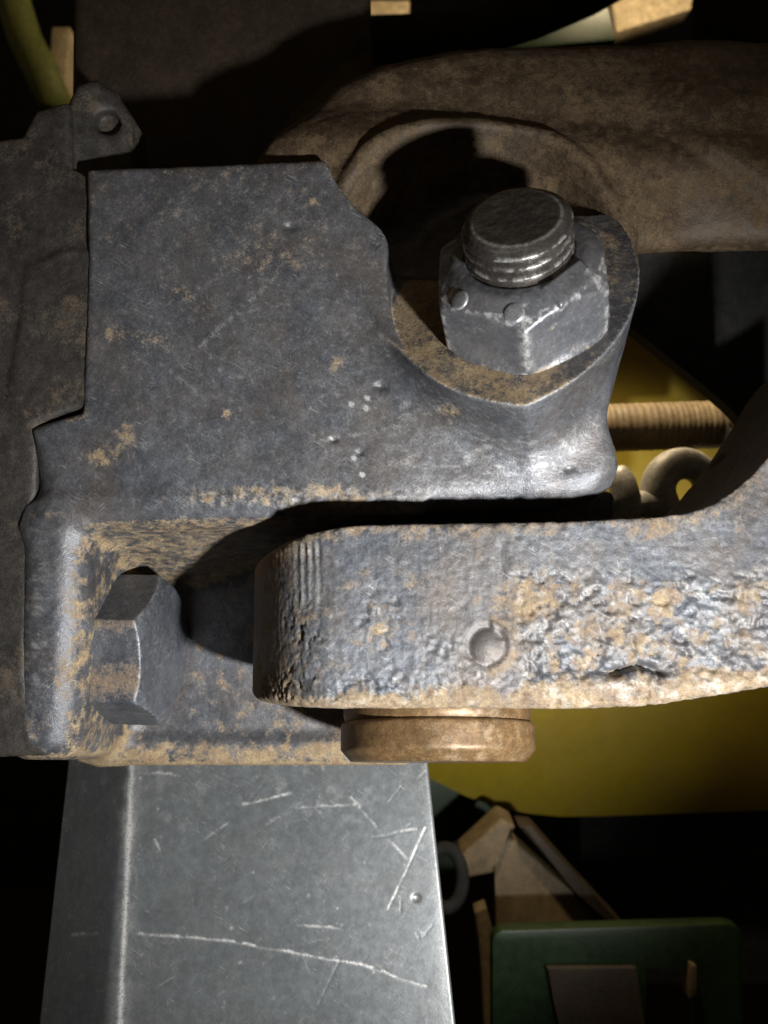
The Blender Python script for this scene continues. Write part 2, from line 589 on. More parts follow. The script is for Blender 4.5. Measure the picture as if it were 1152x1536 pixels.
    for cx, cy in [(550, 597), (549, 612), (531, 687), (543, 712), (527, 606)]:
        speck = np.maximum(speck, np.exp(-(np.hypot(px - cx, py - cy) / 3.6) ** 4) * facing)
    wear = np.clip(wear + 2.2 * speck, 0, 2)
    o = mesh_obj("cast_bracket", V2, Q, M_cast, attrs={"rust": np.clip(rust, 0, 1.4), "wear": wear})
    tag(o, "dark grey cast steel bracket with machined nut seat and rust along its lower lip", "bracket")
    # rough bead along the bottom edge
    xs = np.arange(-92, 9, 0.5)
    path = [(a, 253.2, -73.4 - 0.004 * a) for a in xs]
    P0, F0 = tube(path, [1.9 + 0.5 * math.sin(a * 1.7) * math.sin(a * .37) for a in xs], 20)
    Nn = fbm(P0, 0.6, 3, 51)
    ctr = np.repeat(np.array(path), 20, axis=0)
    P0 = P0 + (P0 - ctr) * (0.45 * Nn[:, None])
    mesh_obj("weld_bead", P0, F0, M_bead, o)
    return o


bracket = build_bracket()


# ------------------------------------------------------------------ flame-cut link
LT = math.radians(8)
LO = np.array([0.0, 190.0, -22.0])


def link_to_world(V):
    x, v, w = V[:, 0], V[:, 1], V[:, 2]
    return np.stack([x, LO[1] + v * math.cos(LT) + w * math.sin(LT), LO[2] - v * math.sin(LT) + w * math.cos(LT)], 1)


def build_link():
    h = 0.42
    ax, x, v, w = grid((-38, -4, -26), (112, 60, 72), h)
    xs = ax[0]
    wt = np.interp(xs, [-36, -31, -20, -8, 10, 40, 63, 72, 79, 86, 100, 112], [10, 13, 17, 19.2, 19.6, 20.0, 21.2, 22.6, 26.5, 32.5, 50, 70]).astype(np.float32)
    wb = np.interp(xs, [-36, 40, 58, 86, 112], [-21.5, -21.5, -21.0, -16.5, -8]).astype(np.float32)
    k = np.ones(25) / 25
    wt = np.convolve(np.pad(wt, 12, mode='edge'), k, 'valid')[:, None, None]
    wb = np.convolve(np.pad(wb, 12, mode='edge'), k, 'valid')[:, None, None]
    # plan outline: rounded nose on the left, long bar to the right
    cx, cy, sx, sy, r = 46, 28, 80 - 25, 28 - 25, 25
    qx, qy = np.abs(x - cx) - sx, np.abs(v - cy) - sy
    d2 = np.sqrt(np.maximum(qx, 0) ** 2 + np.maximum(qy, 0) ** 2) + np.minimum(np.maximum(qx, qy), 0) - r
    d2 = smax(d2, -0.873 * (x + 22.5) - 0.487 * v, 9)
    d = rextrude(d2, wb - w, 2.6)
    d = rextrude(d, w - wt, 0.8)
    hole = 14.2 - np.sqrt((x - 13.5) ** 2 + (v - 32) ** 2)
    d = np.maximum(d, hole)
    V, Q = nets(d, ax, h)
    V = relax(V, Q, 1)
    N = vnormals(V, Q)
    Wd = link_to_world(V)
    px, py = pxy(Wd)
    fr = sstep(0.3, 0.8, -N[:, 1]) + 0 * px
    side = (np.abs(N[:, 2]) < 0.75) | (V[:, 2] < 0)

    def blob(cx, cy, rx, ry, pw=1.0):
        return np.exp(-(((px - cx) / rx) ** 2 + ((py - cy) / ry) ** 2) ** pw)
    edge = fbm(V, 0.16, 3, 2)
    rough = sstep(745, 790, px + 18 * edge) * sstep(835, 880, py + 30 * edge - 0.00 * px)
    rough = np.maximum(rough, 0.75 * sstep(985, 1030, py + 25 * edge))
    rough = np.maximum(rough, 0.7 * blob(465, 960, 34, 62))
    rough = np.maximum(rough, 0.6 * sstep(935, 990, py + 25 * edge) * sstep(560, 700, px + 40 * edge))
    rough = np.maximum(rough, 0.9 * blob(572, 930, 34, 46, 2) * sstep(-0.35, 0.1, fbm(V, 0.5, 3, 12)))
    P3 = V * np.array([0.85, 1, 1])
    n1 = fbm(P3, 0.50, 5, 61, 0.62)
    n2 = np.abs(fbm(P3, 0.42, 4, 71, 0.55))
    pit = sstep(0.12, 0.5, fbm(P3, 0.62, 4, 68, 0.6))
    rel = 0.8 * rough * (0.6 * n1 + 0.5 * fbm(P3, 0.9, 4, 63, .65) + 0.6 * fbm(P3, 0.16, 2, 66) - 1.1 * pit)
    rel += 0.13 * fbm(V, 0.9, 3, 4) + 0.05 * fbm(V * np.array([1.6, 1, .12]), 0.8, 2, 14)
    # torch-cut drag lines by the nose
    gm = np.exp(-((px - 462) / 22) ** 4) * sstep(808, 822, py) * sstep(925, 895, py)
    rel += -0.40 * gm * (0.5 + 0.5 * np.cos((px - 446 + 3 * fbm(V, .12, 2, 15)) / 11.5 * 2 * math.pi)) * (0.6 + .6 * fbm(V, .3, 2, 16))
    # round dimple with a raised crescent
    dd = np.hypot(px - 732, py - 970)
    rel = rel * sstep(20, 34, dd) + 1.0 * np.clip(1 - (dd / 27) ** 2, 0, 1) ** 1.5 - 0.5 * (px < 740) * np.exp(-((dd - 29) / 5) ** 2)
    rel += 0.7 * np.exp(-((dd - 34) / 6) ** 2) * (px > 735)
    # split above the lower edge
    ck = np.exp(-((py - 1004 - 5 * np.sin(px / 13)) / 5.0) ** 2) * sstep(895, 925, px) * sstep(1010, 985, px)
    rel += -3.0 * ck
    # lower edge stands proud on the right, ragged
    rel += 0.9 * sstep(780, 860, px) * np.exp(-((py - 1028 + 0.08 * np.maximum(px - 1000, 0)) / 15) ** 2)
    # ragged upper edge
    rag = np.exp(-((V[:, 2] - np.interp(V[:, 0], xs, wt[:, 0, 0])) / 1.6) ** 2)
    rel += 0.6 * rag * fbm(V, 0.45, 3, 91)
    # shallow step right of the machined middle
    rel += -0.45 * np.exp(-((px - 752) / 9) ** 2) * sstep(800, 830, py) * (py < 960)
    V2 = V + N * (rel * (0.35 + 0.65 * fr))[:, None]
    rust = 0.04 + 0.35 * sstep(0.05, .4, fbm(V, .16, 4, 103)) + 0.50 * rough * sstep(-0.25, 0.35, fbm(V, 0.35, 4, 101)) + 0.10 * rough
    rust += 0.55 * sstep(5.5, 1.0, np.interp(V[:, 0], xs, wt[:, 0, 0]) - V[:, 2] + 3 * edge)
    rust += 0.7 * sstep(1024, 1048, py + 12 * edge + 0.06 * np.maximum(px - 950, 0) + 22 * sstep(700, 900, px) - 10 * sstep(700, 500, px))
    rust += 0.45 * np.exp(-((dd - 41) / 9) ** 2) * (px > 728)
    rust += 0.55 * sstep(470, 400, px) + 0.5 * blob(545, 858, 12, 10) + .5 * blob(515, 880, 10, 12) + .5 * blob(713, 900, 10, 8) + 0.4 * blob(575, 930, 36, 46)
    rust += 0.6 * blob(800, 900, 45, 30) + 0.35 * blob(753, 880, 10, 70)
    rust -= 0.5 * np.exp(-(dd / 26) ** 4)
    rust -= 0.25 * sstep(800, 850, px) * sstep(880, 860, py) * sstep(790, 815, py)
    wear = 0.25 * rough * sstep(0.12, 0.5, n1) + 0.10 * sstep(0.3, 0.7, fbm(V * np.array([1.5, 1, .25]), 1.0, 3, 111)) * fr
    wear += 0.45 * gm * (0.5 + 0.5 * np.cos((px - 452) / 11.5 * 2 * math.pi))
    wear += 0.12 * sstep(760, 850, px) * np.exp(-((py - 1035 + 0.08 * np.maximum(px - 1000, 0)) / 16) ** 2) * sstep(-0.3, 0.4, n1)
    o = mesh_obj("link_arm", link_to_world(V2), Q, M_link, attrs={"rust": np.clip(rust, 0, 1.3), "wear": np.clip(wear, 0, 1)})
    tag(o, "thick pitted flame cut steel link bar with rounded nose below the bracket lip", "link bar")


build_link()


# ------------------------------------------------------------------ pin under the link
def lathe(profile, seg=96):
    """profile: list of (radius, axial); returns local verts (u, v, axial)"""
    V, F = [], []
    n = len(profile)
    for r, a in profile:
        for s in range(seg):
            t = 2 * math.pi * s / seg
            V.append((r * math.cos(t), r * math.sin(t), a))
    for i in range(n - 1):
        for s in range(seg):
            a, b = i * seg + s, i * seg + (s + 1) % seg
            F.append([a, b, b + seg, a + seg])
    F.append(list(range(seg))[::-1])
    F.append([(n - 1) * seg + s for s in range(seg)])
    return np.array(V), F


def densify(prof, step=0.5):
    out = [prof[0]]
    for a, b in zip(prof[:-1], prof[1:]):
        n = max(1, int(math.hypot(b[0] - a[0], b[1] - a[1]) / step))
        for i in range(1, n + 1):
            out.append((a[0] + (b[0] - a[0]) * i / n, a[1] + (b[1] - a[1]) * i / n))
    return out


def build_pin():
    PT = math.radians(17)
    base = link_to_world(np.array([[13.5, 32, -22.0]]))[0]

    def pin_to_world(V):
        x, v, w = V[:, 0] - 13.5, V[:, 1] - 32, V[:, 2] + 22
        return base + np.stack([x, v * math.cos(PT) + w * math.sin(PT), -v * math.sin(PT) + w * math.cos(PT)], 1)
    root = empty("pivot_pin", pin_to_world(np.array([[13.5, 32, -38.0]]))[0])
    tag(root, "rust brown round headed pin poking out below the pitted link bar", "pin")

    def put(name, prof, amp=0.12, sharp=35):
        V, F = lathe(densify(prof, 0.6), 120)
        ctr = V * np.array([0, 0, 1])
        V = ctr + (V - ctr) * (1 + amp / 24 * fbm(V, 0.35, 4, 5)[:, None])
        V = V + np.array([13.5, 32, 0])
        px, py = pxy(pin_to_world(V))
        wear = 0.25 * np.exp(-(((px - 715) / 60) ** 2)) * sstep(0.0, 0.4, fbm(V, 0.5, 3, 8))
        o = mesh_obj(name, pin_to_world(V), F, M_pin, root, attrs={"wear": wear, "rust": 0.3 * fbm(V, .2, 3, 7) + .2})
        o.data.set_sharp_from_angle(angle=math.radians(sharp))
        return o
    put("head", [(0.5, -37.2), (21.6, -37.2), (22.0, -37.0), (24.2, -34.6), (24.4, -34.1), (24.4, -28.4), (24.2, -28.0), (23.6, -27.6), (0.5, -27.6)])
    put("collar", [(0.5, -27.6), (23.1, -27.6), (23.4, -27.2), (23.8, -26.0), (23.8, -20.0), (23.4, -19.6), (0.5, -19.6)])
    put("shank", [(0.5, -19.6), (12.5, -19.6), (12.5, 12.5), (11.5, 13.5), (0.5, 13.5)])


build_pin()


# ------------------------------------------------------------------ bolt and nut
def nut_frame(L):
    """local (right, down, outward) -> lens frame"""
    return E_end + L[:, :1] * RT + L[:, 1:2] * DN + L[:, 2:3] * AX


def build_bolt():
    h = 0.2
    ax, u, v, a = grid((-13.5, -13.5, -46), (13.5, 13.5, 1.2), h)
    r = np.sqrt(u * u + v * v)
    th = np.arctan2(v, u)
    fr = (a / 2.6 + th / (2 * math.pi)) % 1.0
    R = 12.0 - 1.45 * np.abs(2 * fr - 1) ** 1.2
    d = (r - R) * 0.8
    d = smax(d, (r + a * 1.7 - 9.6) * 0.5, 0.3)
    d = smax(d, a, 0.4)
    V, Q = nets(d, ax, h)
    V = relax(V, Q, 1, 0.25)
    N = vnormals(V, Q)
    V2 = V + N * (0.07 * fbm(V, 0.8, 3, 3))[:, None]
    rr = np.hypot(V[:, 0], V[:, 1])
    crest = sstep(11.2, 12.0, rr)
    wear = 0.9 * crest * sstep(-.2, .4, fbm(V, .6, 3, 5)) + 0.6 * np.exp(-((rr - 9.5) / 0.35) ** 2) * (V[:, 2] > -1.0)
    ang = np.arctan2(V[:, 1], V[:, 0])
    rust = 0.15 + 0.3 * (V[:, 2] < -0.6) * sstep(0, .4, fbm(V, .3, 3, 6))
    root = empty("threaded_bolt", nut_frame(np.array([[0, 0, -46.0]]))[0])
    tag(root, "thick threaded bolt with dark flat end standing out of the lock nut", "bolt")
    mesh_obj("threaded_shank", nut_frame(V2), Q, M_bolt, root, attrs={"wear": wear, "rust": rust})


def build_nut():
    h = 0.27
    ax, u, v, a = grid((-22, -22, NUT_BOT - 0.6), (22, 22, NUT_TOP + 3.5), h)
    ang0 = math.radians(3)
    # a corner points down the seat
    hexd = None
    for k in range(6):
        t = math.radians(60 * k + 30) + ang0
        pd = v * math.cos(t) + u * math.sin(t) - 18.2
        hexd = pd if hexd is None else smax(hexd, pd, 0.7)
    r = np.sqrt(u * u + v * v)
    d = smax(hexd, a - NUT_TOP, 0.6)
    d = smax(d, (r * 0.72 + (a - NUT_TOP) - 10.6) * 0.81, 0.6)      # cone shoulder
    d = smax(d, NUT_BOT - a, 0.4)
    d = smax(d, (r - (a - NUT_BOT) * 1.4 - 19.6) * 0.6, 0.4)
    d = smin(d, smax(smax(r - 19.6 + 1.1 * (a - NUT_BOT), NUT_BOT - a, 0.3) * 0.7, a - NUT_BOT - 3, 0.4), 1.6)
    # raised pad on the shoulder
    t = math.radians(42) + ang0
    pu, pv = math.sin(t), math.cos(t)
    rad = u * pu + v * pv
    tan = u * pv - v * pu
    pad = rextrude(np.maximum(np.abs(rad - 15.2) - 2.6, np.abs(tan) - 5.5), np.abs(a - (NUT_TOP - 1.3 - (rad - 14) * .5)) - 1.7, 0.8)
    d = smin(d, pad, 0.5)
    d = smax(d, 11.9 - r, 0.5)
    V, Q = nets(d, ax, h)
    V = relax(V, Q, 1)
    N = vnormals(V, Q)
    V2 = V + N * (0.10 * fbm(V, 0.5, 4, 3) + 0.12 * fbm(V, 0.12, 2, 4))[:, None]
    rr = np.hypot(V[:, 0], V[:, 1])
    an = np.arctan2(V[:, 0], V[:, 1]) - ang0
    corner = np.abs(((an + math.radians(30)) % math.radians(60)) - math.radians(30)) * rr
    wear = 0.8 * np.exp(-(corner / 1.1) ** 2) * (rr > 16) * sstep(-.35, .3, fbm(V, .7, 3, 5))
    shoulder = np.exp(-((rr * 0.72 + (V[:, 2] - NUT_TOP) - 10.6) / 0.5) ** 2) * (np.abs(rr - 18.6) < 1.0)
    wear += 0.8 * shoulder * sstep(-.1, .4, fbm(V, .9, 3, 6))
    wear += 0.12 * sstep(.25, .6, fbm(V, .9, 4, 7))
    rust = 0.5 * sstep(-23.5, -27, V[:, 2]) + 0.1 + 0.3 * sstep(.1, .5, fbm(V, .25, 3, 9))
    root = empty("hex_lock_nut", nut_frame(np.array([[0, 0, NUT_BOT]]))[0])
    tag(root, "scuffed grey hexagonal lock nut seated in the bracket's machined pocket", "nut")
    mesh_obj("nut_body", nut_frame(V2), Q, M_nut, root, attrs={"wear": np.clip(wear, 0, 1), "rust": rust})
    # round grade marks by the corners
    for k in (-1, 0):
        t = math.radians(60 * k) + ang0 + math.radians(-6 if k == 0 else 10)
        rr0 = 17.3
        c = np.array([rr0 * math.sin(t), rr0 * math.cos(t), NUT_TOP + 10.6 - 0.72 * rr0 - 0.25])
        nn = np.array([0.72 * math.sin(t), 0.72 * math.cos(t), 1.0])
        nn /= np.linalg.norm(nn)
        e1 = np.array([math.cos(t), -math.sin(t), 0])
        e2 = np.cross(nn, e1)
        Vd, Fd = lathe([(2.2, -1.0), (2.2, 0.25), (2.05, 0.5), (1.7, 0.65), (1.0, 0.75), (0.3, 0.78)], 28)
        Vd = c + Vd[:, :1] * e1 + Vd[:, 1:2] * e2 + Vd[:, 2:3] * nn
        mesh_obj("grade_dot", nut_frame(Vd), Fd, M_nut, root, attrs={"wear": np.clip(Vd[:, 2] * 0 + np.repeat([.2, .5, .4, .1, .1, .1], 28), 0, 1)})


build_bolt()
build_nut()


# ------------------------------------------------------------------ hex head on the left wall
def build_hex():
    h = 0.3
    c = np.array([-75.0, 235.5, -38.0])
    ax, x, y, z = grid((-1, -22, -22), (17.5, 22, 22), h)
    hd = None
    for k in range(6):
        t = math.radians(60 * k)
        pd = -y * math.cos(t) + z * math.sin(t) - 18.0
        hd = pd if hd is None else smax(hd, pd, 0.5)
    r = np.sqrt(y * y + z * z)
    d = smax(hd, x - 15.5, 0.4)
    d = smax(d, -x, 0.3)
    d = smax(d, ((x - 15.5) + (r - 17.6) * 0.6) * 0.85, 0.5)
    V, Q = nets(d, ax, h)
    V = relax(V, Q, 1)
    N = vnormals(V, Q)
    V2 = V + N * (0.08 * fbm(V, 0.5, 4, 3) + 0.22 * fbm(V, 0.1, 2, 4))[:, None]
    ch, sh = math.cos(math.radians(6)), math.sin(math.radians(6))
    V2 = np.stack([V2[:, 0] * ch + V2[:, 1] * sh, V2[:, 1] * ch - V2[:, 0] * sh, V2[:, 2]], 1)
    Vw = V2 + c
    px, py = pxy(Vw)
    rust = 0.12 + 0.75 * (N[:, 1] < -.7) * np.clip(np.exp(-((py - 930) / 22) ** 2) + np.exp(-((py - 1020) / 30) ** 2), 0, 1) + .2 * fbm(V, .2, 3, 4)
    wear = 0.18 * sstep(.2, .6, fbm(V * np.array([1, .6, 1.5]), .8, 3, 6)) * (N[:, 0] > .5) + 0.4 * np.exp(-((N[:, 0] - .45) / .25) ** 2) * sstep(-.2, .4, fbm(V, .6, 3, 7))
    root = empty("hex_head_bolt", c)
    tag(root, "hexagonal bolt head screwed sideways into the bracket's pocket wall", "bolt")
    mesh_obj("head", Vw, Q, M_hexhead, root, attrs={"rust": rust, "wear": wear})
    Vs, Fs = lathe([(0.5, -14), (11, -14), (12, -13), (12, 0.1), (0.5, 0.1)], 48)
    mesh_obj("shank", Vs[:, [2, 0, 1]] + c, Fs, M_hexhead, root)


build_hex()


# ------------------------------------------------------------------ bent bar below the bracket
def build_bar():
    def loop(step):
        pts = []

        def seg(a, b, s):
            n = max(2, int(math.hypot(b[0] - a[0], b[1] - a[1]) / s))
            for i in range(n):
                pts.append((a[0] + (b[0] - a[0]) * i / n, a[1] + (b[1] - a[1]) * i / n))
        seg((-104, 283.6), (-79.8, 264.6), 0.5)
        n = 8                                   # small rounded bend
        for i in range(n):
            t = i / n
            p0, p1, p2 = (-79.8, 264.6), (-78.0, 263.2), (-75.6, 263.0)
            pts.append(tuple((1 - t) ** 2 * a + 2 * t * (1 - t) * b + t * t * c for a, b, c in zip(p0, p1, p2)))
        seg((-75.6, 263.0), (12.4, 263.0), 0.28)
        for i in range(4):
            t = i / 4 * math.pi / 2
            pts.append((12.4 + 0.8 * math.sin(t), 263.8 - 0.8 * math.cos(t)))
        seg((13.2, 263.8), (13.2, 272.0), 2)
        seg((13.2, 272.0), (-75.0, 272.0), 4)
        seg((-75.0, 272.0), (-98.5, 290.5), 4)
        seg((-98.5, 290.5), (-104, 283.6), 3)
        return pts
    P = np.array(loop(1))
    n = len(P)
    zs = np.arange(-205, -48, 0.33)
    V = np.zeros((len(zs), n, 3))
    for i, zz in enumerate(zs):
        k = (-75 - zz)
        V[i, :, 0] = P[:, 0] + 0.0 * k + 0.10 * k * sstep(-78, 13, P[:, 0])
        V[i, :, 1] = P[:, 1] - 0.33 * k
        V[i, :, 2] = zz
    V = V.reshape(-1, 3)
    ii, jj = np.meshgrid(np.arange(len(zs) - 1), np.arange(n), indexing='ij')
    a = (ii * n + jj).ravel()
    b = (ii * n + (jj + 1) % n).ravel()
    Q = np.stack([a, b, b + n, a + n], 1)
    F = Q.tolist() + [list(range(n))[::-1], [(len(zs) - 1) * n + j for j in range(n)]]
    px, py = pxy(V)
    wear = np.zeros(len(V))
    dz = np.zeros(len(V))
    n0 = fbm(V, 0.5, 3, 3)
    n1 = fbm(V, 0.25, 4, 13)

    def scratch(pts, w, s):
        nonlocal wear, dz
        best = np.full(len(V), 1e9)
        for (x0, y0), (x1, y1) in zip(pts[:-1], pts[1:]):
            ex, ey = x1 - x0, y1 - y0
            t = np.clip(((px - x0) * ex + (py - y0) * ey) / (ex * ex + ey * ey), 0, 1)
            best = np.minimum(best, np.hypot(px - x0 - t * ex, py - y0 - t * ey + 1.8 * n0 + 2.5 * n1))
        g = np.exp(-(best / w) ** 2)
        wear = np.maximum(wear, s * g * (0.25 + 0.9 * sstep(-.4, .4, n0 + .4 * n1)))
        dz += 0.06 * g
    scratch([(205, 1400), (340, 1411), (465, 1434), (545, 1448), (640, 1480)], 1.8, .85)
    scratch([(365, 1207), (436, 1190)], 1.8, .75)
    scratch([(232, 1260), (245, 1284)], 1.8, .6)
    scratch([(638, 1242), (610, 1305), (582, 1364)], 1.5, .75)
    scratch([(527, 1197), (570, 1245), (612, 1290)], 1.8, .5)
    scratch([(440, 1212), (535, 1208)], 1.8, .4)
    scratch([(310, 1257), (345, 1232)], 1.8, .35)
    scratch([(448, 1388), (515, 1393)], 1.8, .6)
    scratch([(510, 1440), (478, 1505)], 1.6, .15)
    scratch([(560, 1255), (625, 1245)], 1.8, .4)
    scratch([(400, 1237), (420, 1225)], 2, .3)
    scratch([(110, 1403), (145, 1400)], 2.4, .4)
    scratch([(200, 1157), (270, 1163)], 2.0, .5)
    rng = random.Random(4)
    for k in range(40):
        x0, y0 = rng.uniform(110, 650), rng.uniform(1160, 1530)
        an, ln = rng.gauss(0.4, 0.8), rng.uniform(6, 34)
        scratch([(x0, y0), (x0 + ln * math.cos(an), y0 - ln * math.sin(an))], rng.uniform(0.9, 1.6), rng.uniform(.04, .16))
    for k in range(30):
        x0, y0 = rng.uniform(200, 650), rng.uniform(1160, 1530)
        wear = np.maximum(wear, rng.uniform(.1, .5) * np.exp(-(np.hypot(px - x0, py - y0) / rng.uniform(1.3, 2.6)) ** 2))
    # polished bend line
    bend = np.abs(px - (198 - (py - 1140) * 18 / 396))
    wear = np.maximum(wear, np.exp(-(bend / (3.6 + 1.2 * n0)) ** 2) * (0.85 + .2 * n0) + 0.30 * np.exp(-(bend / 15) ** 2) * (0.6 + n1))
    wear += 0.10 * sstep(0.15, 0.55, n1) * np.exp(-((py - 1180) / 120) ** 2)
    wear += 0.15 * np.exp(-((px - 645 - (py - 1140) * .07) / 10) ** 2)
    dd = np.hypot(px - 624, py - 1347)
    dz += 0.5 * np.exp(-(dd / 5) ** 2)
    wear = np.maximum(wear, .8 * np.exp(-(dd / 3) ** 2))
    rust = 0.85 * sstep(1163, 1146, py + 10 * n1) + 0.0 * px
    V[:, 1] += dz + 0.10 * fbm(V, 0.06, 2, 9) + 0.03 * n1
    o = mesh_obj("steel_bar", V, F, M_bar, attrs={"wear": np.clip(wear, 0, 1), "rust": rust})
    tag(o, "smooth grey bent steel plate with bright scratches hanging below the bracket", "steel plate")


build_bar()


# ------------------------------------------------------------------ brown cast arm above
def build_arm():
    h = 0.9
    ax, x, y, z = grid((-84, 196, 48), (150, 285, 140), h)
    top = np.interp(ax[0], [-84, -50, -36, -28, -12, 0, 20, 60, 110, 150], [68, 76, 86, 100, 115, 121, 126, 128, 127, 126]).astype(np.float32)[:, None, None]
    bot = np.interp(ax[0], [-84, 20, 60, 66, 80, 150], [62, 62, 62.5, 64.5, 65.5, 66]).astype(np.float32)[:, None, None]
    bot = bot + 0.31 * np.maximum(y - 214, 0)
    top = np.maximum(top, bot + 6)
    mid = 0.5 * (top + bot)
    hh = 0.5 * (top - bot)
    # bulging front that rolls back toward its upper edge
    fy = 214 + 0.02 * x + 14 * sstep(88, 132, z) + 7 * sstep(10, -60, x) + 3 * np.exp(-((z - 106 + .1 * x) / 7) ** 2)
    # diagonal facet on the right
    fac = (x - 75) * 0.62 + (z - 95) * 0.78
    fy = fy - 3.5 * sstep(-1, 3, fac) * sstep(66, 84, x) + 4 * sstep(0, -20, fac) * sstep(62, 80, x)
    d = rextrude(np.abs(z - mid) - hh, np.maximum(fy - y, y - 280), 7.0)
    d = rextrude(d, np.maximum(-80 - x, x - 146), 8.0) * 0.9
    # hollow around the bolt
    qx, qy, qz = x - SEAT[0], y - SEAT[1], z - SEAT[2]
    ta = qx * AX[0] + qy * AX[1] + qz * AX[2]
    td = qx * DN[0] + qy * DN[1] + qz * DN[2]
    tr = qx * RT[0] + qy * RT[1] + qz * RT[2]
    hollow = np.maximum(np.sqrt((tr + 8) ** 2 + (td + 10) ** 2) - 40, np.sqrt((tr + 16) ** 2 + (td + 12) ** 2) - 42)
    d = smin(d, np.sqrt((hollow - 1.5) ** 2 + np.maximum(np.abs(y - fy) - 0.4, 0) ** 2) - 1.6, 3.0)
    d = smax(d, -np.maximum(hollow, -ta - 2 + 0.0 * td), 1.2)
    d = np.maximum(d, 60 - z)
    V, Q = nets(d, ax, h)
    V = relax(V, Q, 2)
    N = vnormals(V, Q)
    V2 = V + N * (0.5 * fbm(V, 0.09, 3, 3) + 0.22 * fbm(V, 0.5, 3, 4))[:, None]
    rust = 0.15 + 0.5 * sstep(-.2, .4, fbm(V, .12, 4, 8))
    o = mesh_obj("upper_casting", V2, Q, M_brown, attrs={"rust": rust})
    tag(o, "broad rust brown cast arm rising behind the lock nut", "casting")


build_arm()


# ------------------------------------------------------------------ rusty casting along the left
def build_side():
    h = 0.8
    ax, x, y, z = grid((-125, 208, -70), (-55, 290, 128), h)
    pl = [(-60, 200), (20, 190), (40, 150), (92, 135), (95, 240), (138, 262), (140, 500), (135, 600), (60, 640), (56, 800), (50, 1000), (60, 1080), (85, 1126), (-60, 1132)]
    P = [(U(a, b, 213)[0], U(a, b, 213)[2]) for a, b in pl]
    back = poly2(P, ax[0][:, None], ax[2][None, :]).astype(np.float32)[:, None, :]
    face = 205 + 0.07 * z - 0.05 * x
    a = rextrude(back, np.maximum(face + 1.6 + 0.0 * y - y, y - 250), 1.4)
    tabp = [(90, 366), (30, 395), (20, 500), (4, 610), (40, 636), (122, 612), (140, 612), (140, 372)]
    P2 = [(U(q, b, 212)[0], U(q, b, 212)[2]) for q, b in tabp]
    t2 = poly2(P2, ax[0][:, None], ax[2][None, :]).astype(np.float32)[:, None, :]
    b_ = rextrude(t2, np.maximum(face + 0.9 - y, y - 228), 1.2)
    lug = [(95, 300), (98, 160), (112, 125), (140, 112), (170, 130), (192, 165), (198, 250), (130, 300)]
    P3 = [(U(q, b, 222)[0], U(q, b, 222)[2]) for q, b in lug]
    t3 = poly2(P3, ax[0][:, None], ax[2][None, :]).astype(np.float32)[:, None, :]
    c_ = rextrude(t3, np.maximum(221 - y + 0.25 * (x + 80), y - 240), 3.0)
    hc = U(158, 180, 222)
    c_ = smax(c_, -np.maximum(np.sqrt((x - hc[0]) ** 2 + (z - hc[2]) ** 2) - 3.0, y - 226), 1.5)
    d = smin(np.minimum(a, c_), b_, 1.0)
    V, Q = nets(d, ax, h)
    V = relax(V, Q, 1)
    N = vnormals(V, Q)
    V2 = V + N * (0.25 * fbm(V, 0.1, 3, 3) + 0.2 * fbm(V, 0.45, 3, 4))[:, None]
    rust = 0.1 + 0.55 * sstep(-.2, .4, fbm(V, .14, 4, 8))
    o = mesh_obj("side_casting", V2, Q, M_side, attrs={"rust": rust})
    tag(o, "stepped dark rusty casting with a holed lug beside the bracket", "side casting")


build_side()


# ------------------------------------------------------------------ things behind
def thing(o, label, cat):
    return tag(o, label, cat)


# dark brown housing, top left
thing(bm_obj("gear_housing", pxprism([(105, -60), (555, -60), (556, 62), (520, 90), (420, 150), (395, 260), (380, 420), (100, 420)], 262, 70), M_tank, bevel=5, seg=3),
      "dark brown housing standing behind the bracket's upper edge", "housing")
# flat cover on its front
# black plate behind the arm on the right
thing(bm_obj("black_plate", pxprism([(900, 360), (1260, 360), (1260, 780), (1170, 690), (1095, 612), (1070, 590), (948, 492), (900, 440)], 288, 8), M_black, bevel=1.0),
      "matt black angled plate under the brown cast arm", "plate")
# brown strut leaning behind the link's upturned end
thing(bm_obj("flat_strut", pxprism([(1046, 800), (1085, 690), (1150, 630), (1260, 560), (1260, 800)], 236, 9), M_tank, bevel=1.2),
      "flat dark brown strut leaning behind the link bar's upturned end", "strut")
# ridged brown bar
xs = np.linspace(0, 1, 190)
A, B = U(880, 643, 330), U(1098, 636, 330)
path = [A + (B - A) * t for t in xs]
rad = [9.2 + 0.07 * math.sin(t * 150 + 3 * math.sin(t * 9)) + 0.06 * math.sin(t * 61) for t in xs]
for k in range(7):
    rad[-1 - k] -= 0.5 * (1 - k / 7) ** 2 * 3
V_, F_ = tube(path, rad, 40)
o = mesh_obj("ridged_bar", V_, F_, M_tan)
o.data.set_sharp_from_angle(angle=math.radians(50))
thing(o, "round tan bar with fine ridges in front of the yellow panel", "round bar")
# grey hook
c = U(1022, 735, 300)
path = []
for i in range(40):
    t = math.radians(-25 + 235 * i / 39)
    path.append(c + np.array([9.2 * math.cos(t), -3 * math.sin(t * .5), 9.2 * math.sin(t) - 0.0]))
path = [path[0] + np.array([1.5, 2, -14])] + path + [path[-1] + np.array([1.0, 1, -9])]
V_, F_ = tube(path, [5.6 - 0.5 * math.cos(i / 41 * math.pi) for i in range(42)], 28)
thing(mesh_obj("shackle", V_, F_, M_grey), "dull grey bent rod shackle behind the link bar", "shackle")
V_, F_ = tube([U(925, 756, 296), U(960, 757, 296), U(1000, 752, 296), U(1004, 752, 296)], [4.6, 4.8, 4.8, 3.9], 28)
o = mesh_obj("spacer_sleeve", V_, F_, M_grey)
o.data.set_sharp_from_angle(angle=math.radians(40))
thing(o, "short dusty sleeve lying beside the grey shackle", "sleeve")
